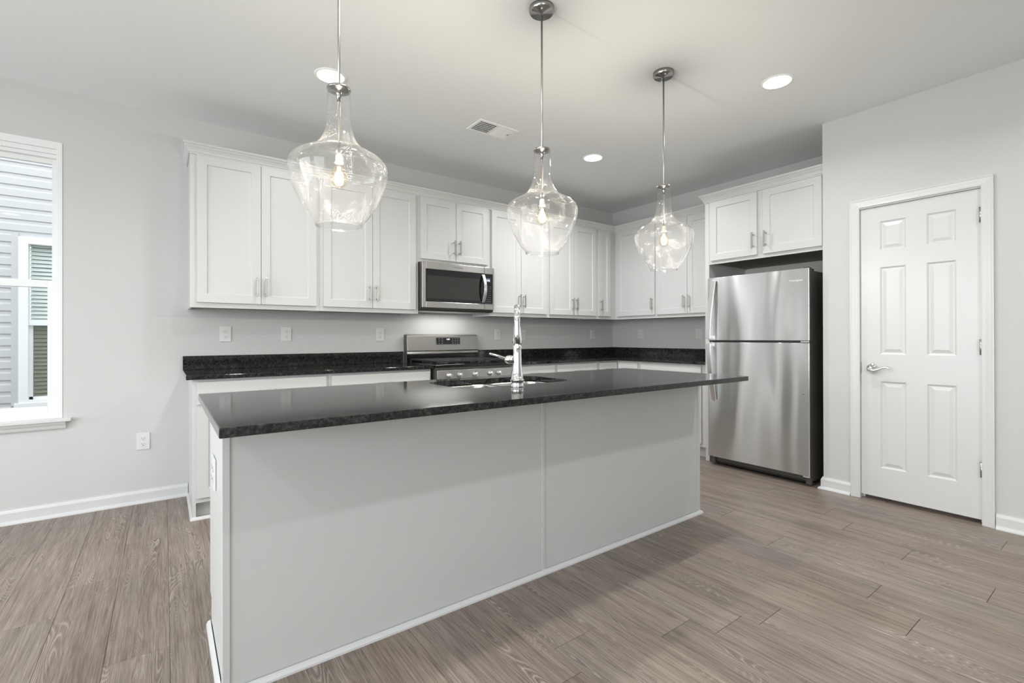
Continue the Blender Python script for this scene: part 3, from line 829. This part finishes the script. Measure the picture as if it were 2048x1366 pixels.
# ------------------------------------------------------------------ gas range
def build_range():
    r = empty('gas_range', (-2.512, -.35, 0), 0, 'stainless gas range with black cooktop between the two counters', 'range')
    L0 = (2.512, .35, 0)
    x0, x1 = -2.893, -2.130
    def b(m, nm, mat, bevel=.001, par=r): 
        return m.build(nm, mat, par, L0 if par is r else None, bevel=bevel)
    m = MB(); m.box(x0, x1, -.655, -.02, .03, .895)
    for x in (x0+.05, x1-.05):
        for y in (-.60, -.08): m.lathe([(.018, 0), (.018, .032)], (x, y, 0), 12)
    b(m, 'range_body', M_fside)
    b(MB().box(x0-.004, x1+.004, -.668, -.062, .8955, .918), 'cooktop', M_black, .004)
    # back guard: black riser with stainless sloped console
    m = MB(); m.box(x0+.004, x1-.004, -.058, -.012, .90, 1.012); b(m, 'riser', M_black, .002)
    m = MB(); m.prism([(-.022, .99), (-.022, 1.176), (-.060, 1.176), (-.085, 1.165), (-.098, 1.025), (-.092, 1.014), (-.098, .995), (-.090, .985)], x0-.004, x1+.004, 'yz')
    con = b(m, 'control_console', M_steel, .0025)
    b(MB().box(x0-.006, x0-.0045, -.090, -.022, .90, 1.172), 'console_end_cap', M_fside)
    # display lies on the sloped face
    slope = math.atan2(.013, .140)
    d = MB().box(-.130, .130, -.0015, .001, -.033, .033).build('display', M_black, con, (-2.466, -.0912, 1.112)); d.rotation_euler = (-slope, 0, 0)
    k = MB()
    k.bm.free()
    for cols_ in ((-.100, -.068), (.048, .078, .104)):
        k = MB()
        for gx in cols_:
            for gz in (-.022, 0, .020): k.box(gx-.007, gx+.007, -.0022, -.0014, gz-.0016, gz+.0016)
        k.build('key_print', M_key, d)
    text_obj('clock_digits', '4:45', .020, M_disp, d, (-.002, -.0022, .016), (PI/2, 0, 0), .0004)
    # front control panel
    m = MB(); m.prism([(-.655, .790), (-.690, .795), (-.683, .872), (-.655, .880)], x0, x1, 'yz')
    cp = b(m, 'control_panel', M_steel, .002)
    for kx in (-2.781, -2.681, -2.527, -2.370, -2.278):
        kn = MB(); kn.lathe([(0, 0), (.024, 0), (.024, -.006), (.019, -.010), (.018, -.030), (.016, -.033), (0, -.033)], (0, 0, 0), 26, axis='y', cap=False)
        kn.box(-.0045, .0045, -.040, -.030, -.017, .017)
        ko = kn.build('knob', M_handle, r, (2.512+kx, .35-.687, .832)); ko['label'] = 'round satin steel burner knob'
    m = MB(); m.box(x0+.005, x1-.005, -.690, -.6555, .20, .785); od = b(m, 'oven_door', M_steel, .004)
    MB().box(x0+.08, x1-.08, -.6915, -.6895, .32, .68).build('oven_window', M_black, od)
    h = MB(); h.tube([(x0+.05, -.735, .745), (x1-.05, -.735, .745)], .012, 14)
    for x in (x0+.07, x1-.07): h.box(x-.01, x+.01, -.735, -.689, .737, .753)
    h.build('oven_handle', M_handle, od)
    b(MB().box(x0+.005, x1-.005, -.688, -.6555, .045, .192), 'storage_drawer', M_steel, .004)
    # burners
    for bx, by, br in ((-2.74, -.50, .045), (-2.74, -.22, .035), (-2.51, -.36, .05), (-2.285, -.50, .04), (-2.285, -.22, .045)):
        b(MB().lathe([(0, .930), (br*.8, .930), (br*.85, .926), (br, .924), (br, .9185), (0, .9185)], (bx, by, 0), 24, cap=False), 'burner', M_iron, 0)
    # cast iron grates: three sections
    w = (x1-x0-.05)/3
    for k in range(3):
        g = MB(); a = x0+.025+k*w+.003; c = a+w-.006; t = .0055
        for yy in (-.625, -.085): g.box(a, c, yy-t, yy+t, .936, .950)
        for xx in (a+t, c-t): g.box(xx-t, xx+t, -.625, -.085, .936, .950)
        g.box((a+c)/2-t, (a+c)/2+t, -.625, -.085, .940, .950)
        for yy in (-.50, -.42, -.355, -.29, -.22): g.box(a, c, yy-.004, yy+.004, .940, .950)
        for xx in (a+t, c-t):
            for yy in (-.62, -.355, -.09): g.box(xx-t, xx+t, yy-t, yy+t, .9185, .937)
        b(g, 'grate', M_iron, .001)
build_range()

# ------------------------------------------------------------------ microwave
def build_micro():
    r = empty('microwave', (-2.512, -.2, 1.41), 0, 'stainless over-the-range microwave under the short wall cabinet', 'microwave')
    L0 = (2.512, .2, -1.41)
    x0, x1, yb = -2.8935, -2.1365, -.405
    def b(m, nm, mat, bevel=.001, par=r): return m.build(nm, mat, par, L0 if par is r else None, bevel=bevel)
    b(MB().box(x0, x1, yb+.040, -.001, 1.385, 1.8165), 'microwave_body', M_blackmat, .002)
    seam = -2.246
    fr = MB()   # door skin with a window opening, rounded left edge
    wx0, wx1, wz0, wz1 = -2.857, seam-.002, 1.464, 1.752
    dx = x0-.001
    fr.box(dx, wx0, yb, yb+.039, 1.410, 1.8145); fr.box(wx0, seam-.001, yb, yb+.039, 1.410, wz0); fr.box(wx0, seam-.001, yb, yb+.039, wz1, 1.8145)
    door = b(fr, 'door', M_steel, .003)
    MB().box(wx0-.002, wx1, yb+.0035, yb+.02, wz0-.002, wz1+.002).build('door_glass', M_black, door)
    MB().box(wx0+.012, wx1-.055, yb+.0028, yb+.0034, wz0+.030, wz1-.055).build('window_mesh', simple('smoked_window', (.028, .027, .025), .12), door)
    cp = MB(); cp.box(seam+.001, x1, yb, yb+.039, 1.410, wz0); cp.box(seam+.001, x1, yb, yb+.039, wz1, 1.8145); cp.box(x1-.014, x1, yb, yb+.039, wz0, wz1)
    c = b(cp, 'control_panel', M_steel, .002)
    MB().box(seam+.001, x1-.013, yb+.0035, yb+.02, wz0-.002, wz1+.002).build('keypad', M_black, c)
    MB().box(seam+.024, seam+.066, yb+.0022, yb+.0036, wz1-.075, wz1-.042).build('display', M_dispbg, c)
    text_obj('clock_digits', '4:45', .018, M_disp, c, (seam+.045, yb+.0019, wz1-.062), (PI/2, 0, 0), .0003)
    k = MB()
    for i in range(3):
        for j in range(8):
            k.box(seam+.027+i*.019, seam+.034+i*.019, yb+.0025, yb+.0036, wz0+.026+j*.020, wz0+.0285+j*.020)
    k.build('key_print', M_key, c)
    # bowed handle
    pts = []
    for i in range(15):
        t = i/14; z = 1.478+t*(1.740-1.478); bow = math.sin(PI*t)
        pts.append((seam-.020+.0*bow, yb-.008-.042*bow, z))
    MB().ribbon(pts, (.030, 0, 0), .010).build('handle', M_handle, door, bevel=.003)
    v = MB(); v.box(x0+.004, x1-.004, yb+.012, -.02, 1.392, 1.4095)
    b(v, 'bottom_vent', M_blackmat, .003)
    b(MB().box(x0+.03, x1-.03, yb+.06, -.04, 1.383, 1.3915), 'base_plate', M_steel)
    text_obj('badge', 'Whirlpool', .022, M_canopy, door, (-2.53, yb-.0004, 1.785), (PI/2, 0, 0), .0003)
build_micro()
area('microwave_task_light', (-2.512, -.20, 1.378), (0, 0, 0), .50, .18, 1.6, (1.0, .97, .93))

# ------------------------------------------------------------------ refrigerator
def build_fridge():
    r = empty('refrigerator', (-.40, -2.22, 0), 0, 'stainless top-freezer refrigerator standing in the alcove', 'refrigerator')
    L0 = (.40, 2.22, 0)
    y0, y1 = -2.639, -1.804; xf = -.764
    def b(m, nm, mat, bevel=.002, par=r, seg=2): return m.build(nm, mat, par, L0 if par is r else None, bevel=bevel, seg=seg)
    b(MB().box(-.706, -.04, y0+.003, y1-.003, .035, 1.655), 'cabinet', M_fside, .004)
    for x, z0, z1, nm in ((0, 1.117, 1.6717, 'freezer_door'), (0, .083, 1.0985, 'fresh_food_door')):
        m = MB(); m.box(xf, -.762+.0, y0, y1, z0, z1)  # steel skin
        m = MB()
        pr = [(-.714, y0), (-.752, y0), (-.7625, y0+.001), (xf, y0+.004), (xf, y1-.004), (-.7625, y1-.001), (-.752, y1), (-.714, y1)]
        m.prism(pr, z0, z1, 'xy')
        d = b(m, nm, M_fridge, .0015)
        MB().box(-.714, -.7065, y0+.010, y1-.010, z0+.008, z1-.008).build('gasket', M_gasket, d)
        # grey door end cap on the hinge side
        MB().box(-.757, -.716, y0-.0012, y0+.0005, z0+.001, z1-.001).build('door_edge', M_fside, d)
        pts = []
        if nm == 'freezer_door':
            za, zb = 1.648, 1.128
        else:
            za, zb = .590, 1.090
        for i in range(13):
            t = i/12
            pts.append((xf-.016-.050*math.sin(t*PI/2), -1.872+.022*math.sin(t*PI/2), za+(zb-za)*t))
        h = MB(); h.ribbon(pts, (0, .042, 0), .010)
        h.box(xf-.062, xf+.001, -1.858, -1.842, min(zb, zb+.028*(1 if za > zb else -1)), max(zb, zb+.028*(1 if za > zb else -1)))
        h.box(xf-.016, xf+.001, -1.888, -1.860, min(za-.012, za), max(za-.004, za))
        h.build('handle', M_handle, d, bevel=.003)
    b(MB().box(-.735, -.708, y0+.03, y1-.03, 1.0990, 1.1165), 'door_divider', M_blackmat, .001)
    b(MB().box(-.770, -.712, y0-.001, y0+.060, 1.1010, 1.1140), 'middle_hinge', M_nickel, .002)
    m = MB(); m.box(-.750, -.655, y0+.006, y0+.050, 1.6565, 1.6720); m.box(-.757, -.70, y0+.01, y0+.045, 1.6725, 1.682)
    b(m, 'top_hinge', M_fside, .004)
    b(MB().box(-.760, -.735, y0+.004, y0+.05, .072, .081), 'bottom_hinge', M_badge, .001)
    m = MB(); m.box(-.700, -.650, y0+.004, y1-.004, .020, .072)
    g = b(m, 'kick_grille', M_blackmat, .002)
    for k in range(10):
        a = y1-.10-k*.066
        MB().box(-.7018, -.6995, a-.052, a, .034, .060).build('grille_slot', M_dark, g)
    for y, ya, yb_ in ((y0+.03, y0+.004, y0+.045), (y1-.03, y1-.045, y1-.004)):
        m = MB().box(-.725, -.66, ya, yb_, .012, .074); m.lathe([(.018, 0), (.018, .014)], (-.69, y, 0), 12)
        b(m, 'leveling_foot', M_fside, .002)
        b(MB().lathe([(.018, 0), (.018, .04)], (-.12, y, 0), 12), 'rear_roller', M_fside, 0)
    text_obj('badge', 'Whirlpool', .024, M_badge, r, (.40-.7647, 2.22-2.545, 1.582), (PI/2, 0, -PI/2), .0004)
    MB().lathe([(0, 0), (.004, 0), (.003, -.0015), (0, -.002)], (0, 0, 0), 12, axis='x', cap=False).build('door_plug', M_fside, r, (.40-.7640, 2.22-2.598, .705))
build_fridge()

# ------------------------------------------------------------------ outlets
def outlet(loc, rz, label, w=.075, h=.117, gangs=1, name='power_outlet'):
    r = empty(name, loc, rz, label, 'outlet')
    pl = MB().box(-w/2, w/2, -.0065, -.0005, -h/2, h/2).build('cover_plate', M_plate, r, bevel=.0025, seg=3)
    for g in range(gangs):
        gx = (g-(gangs-1)/2)*.046
        for z in (.020, -.020):
            s = MB(); s.prism([(gx+.0165*math.cos(a), z+.0145*math.sin(a)) for a in [2*PI*k/20 for k in range(20)]], -.0085, -.0064, 'xz')
            so = s.build('socket', M_plate, r, bevel=.0006)
            q = MB(); q.box(gx-.0075, gx-.0055, -.0089, -.0084, z-.001, z+.007); q.box(gx+.0055, gx+.0075, -.0089, -.0084, z-.001, z+.007)
            q.lathe([(0, -.0089), (.0024, -.0089), (.0024, -.0084)], (gx, 0, z-.0075), 10, axis='y', cap=False)
            q.build('slot', M_slot, so)
        MB().lathe([(0, -.0079), (.003, -.0076), (.0035, -.0064)], (gx, 0, 0), 12, axis='y', cap=False).build('screw', M_plate, r)
    return r
G = [(-4.329, 1.177, 'white outlet above the counter, furthest left under the first wall cabinet'),
     (-3.904, 1.177, 'second white outlet from the left above the left counter'),
     (-3.119, 1.172, 'white outlet on the wall close to the left of the range console'),
     (-1.820, 1.175, 'white outlet on the back wall just right of the range, clear of the faucet'),
     (-1.482, 1.172, 'white outlet partly hidden behind the faucet'),
     (-.376, 1.175, 'white outlet on the back wall nearest the corner'),
     (-4.823, .428, 'low white outlet on the bare wall between window and cabinets')]
for x, z, lb in G: outlet((x, 0, z), 0, lb)
outlet((0, -.448, 1.180), RZ, 'white outlet on the right wall nearest the corner')
outlet((0, -1.235, 1.178), RZ, 'white outlet on the right wall beside the refrigerator panel')
outlet((IX0+.0035, -2.12, .648), RZ, 'white double-gang outlet on the left end of the island', w=.118, h=.115, gangs=2)

# ------------------------------------------------------------------ recessed lights
def downlight(x, y, label, group=None, power=5.5):
    r = empty('recessed_light', (x, y, H), 0, label, 'ceiling light', group)
    MB().lathe([(.079, -.0030), (.079, -.005), (.084, -.0055), (.093, -.003), (.095, -.0006), (.079, -.0006)], (0, 0, 0), 48, cap=False).build('trim_ring', M_bright, r)
    MB().lathe([(0, -.0035), (.0792, -.0035), (.0792, -.0025), (0, -.0025)], (0, 0, 0), 48, cap=False).build('lens', M_lens, r)
    l = area('downlight', (x, y, H-.012), (0, 0, 0), .13, .13, power, (.98, .99, 1.0), 'DISK', 150)
    return r
downlight(-3.882, -1.205, 'round recessed ceiling light behind the left pendant rod', None, 7)
downlight(-1.613, -1.215, 'recessed ceiling light over the kitchen corner, seen between the middle and right pendants', None, 19)
downlight(-1.598, -2.791, 'recessed ceiling light to the right, in front of the pantry wall', None, 7)
for x, y in ((-3.88, -2.79), (-1.6, -4.4), (-3.88, -4.4), (-6.3, -1.8), (-6.3, -4.4)):  # unseen lights; the far-left pair is added to brighten that side
    PW_ = 12 if x < -6 or y > -3 else 8
    downlight(x, y, 'round recessed ceiling light added out of view to help light the room', 'ceiling lights out of view', PW_)

# ------------------------------------------------------------------ ceiling vent
r = empty('ceiling_vent', (-2.660, -1.168, H), 0, 'white rectangular louvred air register in the ceiling', 'vent')
vx, vy = .176, .100
m = MB(); iw, ih = vx-.024, vy-.024
m.box(-vx, vx, -vy, -ih, -.006, -.0004); m.box(-vx, vx, ih, vy, -.006, -.0004); m.box(-vx, -iw, -ih, ih, -.006, -.0004); m.box(iw, vx, -ih, ih, -.006, -.0004)
m.box(-.008, .008, -ih, ih, -.006, -.0004)
m.build('register_frame', M_bright, r, bevel=.0015)
MB().box(-iw, iw, -ih, ih, -.0010, -.0004).build('duct_opening', M_dark, r)
lv = MB()
for side in (-1, 1):
    for k in range(11):
        x = side*(.014+k*.0125)
        # blades of the two halves throw opposite ways
        dx_ = .007*side
        lv.face([(x-dx_*.5, -ih, -.0015), (x-dx_*.5, ih, -.0015), (x+dx_*.9, ih, -.0085), (x+dx_*.9, -ih, -.0085)])
for k in range(-2, 3): lv.box(-iw, -.009, k*.026-.001, k*.026+.001, -.006, -.002)
lo = lv.build('louver_blades', M_bright, r)
sd = lo.modifiers.new('thickness', 'SOLIDIFY'); sd.thickness = .0012
MB().box(iw-.016, iw-.013, -.012, .012, -.012, -.004).build('damper_lever', M_nickel, r)

# ------------------------------------------------------------------ pendants
ZP = 2.055
def pendant(x, y, label):
    r = empty('pendant_light', (x, y, ZP), 0, label, 'pendant light', 'pendant lights over the island')
    c = MB(); zc_ = H-ZP
    c.lathe([(0, zc_-.0005), (.061, zc_-.0005), (.061, zc_-.018), (.058, zc_-.022), (.056, zc_-.026), (.010, zc_-.028), (.008, zc_-.034), (0, zc_-.034)], (0, 0, 0), 40, cap=False)
    cn = c.build('canopy', M_canopy, r)
    for a in (.9, .9+PI):
        MB().lathe([(0, -.006), (.0035, -.005), (.0045, -.002), (.0045, .0005)], (.040*math.cos(a), .040*math.sin(a), zc_-.0275), 14, cap=False).build('screw', M_chrome, cn)
    MB().lathe([(.0048, -.235), (.0048, zc_-.028)], (0, 0, 0), 14).build('rod', M_nickel, r)
    MB().lathe([(0, .016), (.012, .015), (.014, .010), (.034, .009), (.041, .006), (.042, .000), (.040, -.003), (.030, -.003), (.028, -.006), (.012, -.006), (.009, -.022), (.0065, -.045), (0, -.045)], (0, 0, 0), 32, cap=False).build('cap', M_canopy, r)
    P = [(.0400, -.001), (.0398, -.05), (.0405, -.09), (.0425, -.12), (.0475, -.150), (.0565, -.176), (.069, -.198), (.086, -.215), (.108, -.229), (.131, -.240), (.150, -.251), (.163, -.263), (.1705, -.277), (.1735, -.293),
         (.1725, -.310), (.168, -.332), (.160, -.357), (.149, -.384), (.136, -.411), (.122, -.437), (.108, -.459), (.095, -.476), (.085, -.487), (.0795, -.494), (.0785, -.497)]
    sh = MB().lathe(P, (0, 0, 0), 72, cap=False).build('glass_shade', M_seed, r)
    sb = sh.modifiers.new('smooth', 'SUBSURF'); sb.levels = 1; sb.render_levels = 1
    MB().lathe([(.0785+.004*math.cos(t), -.4985+.004*math.sin(t)) for t in [2*PI*k/10 for k in range(11)]], (0, 0, 0), 64, cap=False).build('glass_rim', M_rim, sh)
    MB().lathe([(0, -.235), (.008, -.235), (.011, -.240), (.0125, -.245), (.0125, -.262), (.014, -.264), (.015, -.268), (0, -.268)], (0, 0, 0), 20, cap=False).build('lamp_socket', M_sock, r)
    bu = MB().lathe([(.012, -.268), (.0135, -.276), (.018, -.290), (.0255, -.304), (.0300, -.318), (.0305, -.328), (.0285, -.340), (.0225, -.350), (.012, -.356), (0, -.358)], (0, 0, 0), 32, cap=False).build('light_bulb', M_bulbglass, r)
    f = MB()
    for k in range(6):
        a = 2*PI*k/6; f.tube([(.0045*math.cos(a), .0045*math.sin(a), -.282), (.0075*math.cos(a), .0075*math.sin(a), -.344)], .0017, 6)
    f.build('filament', M_fil, bu)
    pl = bpy.data.lights.new('pendant_glow', 'POINT'); pl.energy = 16; pl.color = (1.0, .995, .98); pl.shadow_soft_size = .018
    po = bpy.data.objects.new('pendant_glow', pl); COL.objects.link(po); po.location = (x, y, ZP-.315)
    return r
pendant(-4.188, -2.432, 'leftmost and nearest clear glass pendant, its ceiling canopy out of frame')
pendant(-3.222, -2.432, 'middle clear glass pendant hanging above the faucet')
pendant(-2.262, -2.432, 'rightmost clear glass pendant, in front of the corner cabinets')

# ------------------------------------------------------------------ next house, seen through the window
r = empty('neighboring_house', (-6.5, 3.0, 0), 0, 'pale siding wall of the house next door beyond the window', 'house')
m = MB(); hx0, hx1 = -5.5, 6.0; ch = .122; z = -1.0
wx0, wx1, wz0, wz1 = .545, 1.50, .455, 2.235    # window opening, relative to the root
def course(a, b, z):
    prof = [(.0, z), (-.013, z), (-.012, z+.068), (-.003, z+.084), (0, z+ch)]
    for (p0, p1) in zip(prof, prof[1:]):
        m.face([(a, p0[0], p0[1]), (b, p0[0], p0[1]), (b, p1[0], p1[1]), (a, p1[0], p1[1])])
while z < 6:
    if z+ch < wz0 or z > wz1: course(hx0, hx1, z)
    else: course(hx0, wx0-.055, z); course(wx1+.055, hx1, z)
    z += ch
m.box(hx0, wx0, .001, .2, -1, 6.1); m.box(wx1, hx1, .001, .2, -1, 6.1); m.box(wx0, wx1, .001, .2, -1, wz0); m.box(wx0, wx1, .001, .2, wz1, 6.1)
m.build('siding', M_house, r)
MB().box(wx0-.055, wx0-.001, -.016, 0, wz0-.03, wz1+.03).build('corner_channel', M_house, r)
f = MB(); t = .075
f.box(wx0, wx0+t, -.03, .06, wz0, wz1); f.box(wx1-t, wx1, -.03, .06, wz0, wz1); f.box(wx0+t, wx1-t, -.03, .06, wz1-t, wz1); f.box(wx0+t, wx1-t, -.03, .06, wz0, wz0+.03)
f.box(wx0-.03, wx1+.03, -.045, 0, wz0-.04, wz0)
f.box(wx0+t, wx1-t, -.01, .06, 1.285, 1.345)
hw = f.build('house_window', M_htrim, r, bevel=.003)
MB().box(wx0+t+.03, wx1-t-.03, .03, .034, wz0+.06, 1.285).build('insect_screen', mat_glass('dark_screen_mesh', (.80, .79, .74)), hw)
f = MB(); f.box(wx0+t, wx0+t+.03, .02, .05, wz0+.03, 1.285); f.box(wx0+t, wx1-t, .02, .05, wz0+.03, wz0+.06)
f.build('lower_sash', M_htrim, hw)
MB().box(wx0+t, wx1-t, .036, .039, wz0+.03, wz1-t).build('pane', M_glass, hw)
bl = MB(); z = wz0+.05
while z < wz1-t-.02:
    bl.face([(wx0+t, .060, z), (wx1-t, .060, z), (wx1-t, .082, z+.038), (wx0+t, .082, z+.038)]); z += .043
bo = bl.build('blind', M_blind, hw); sd = bo.modifiers.new('thickness', 'SOLIDIFY'); sd.thickness = .002
MB().box(wx0+t, wx1-t, .12, .125, wz0, wz1).build('room_beyond', M_screen, hw)
tag(MB().box(-30, 30, -30, 30, -1.1, -1.0).build('ground', M_ground), **STR)
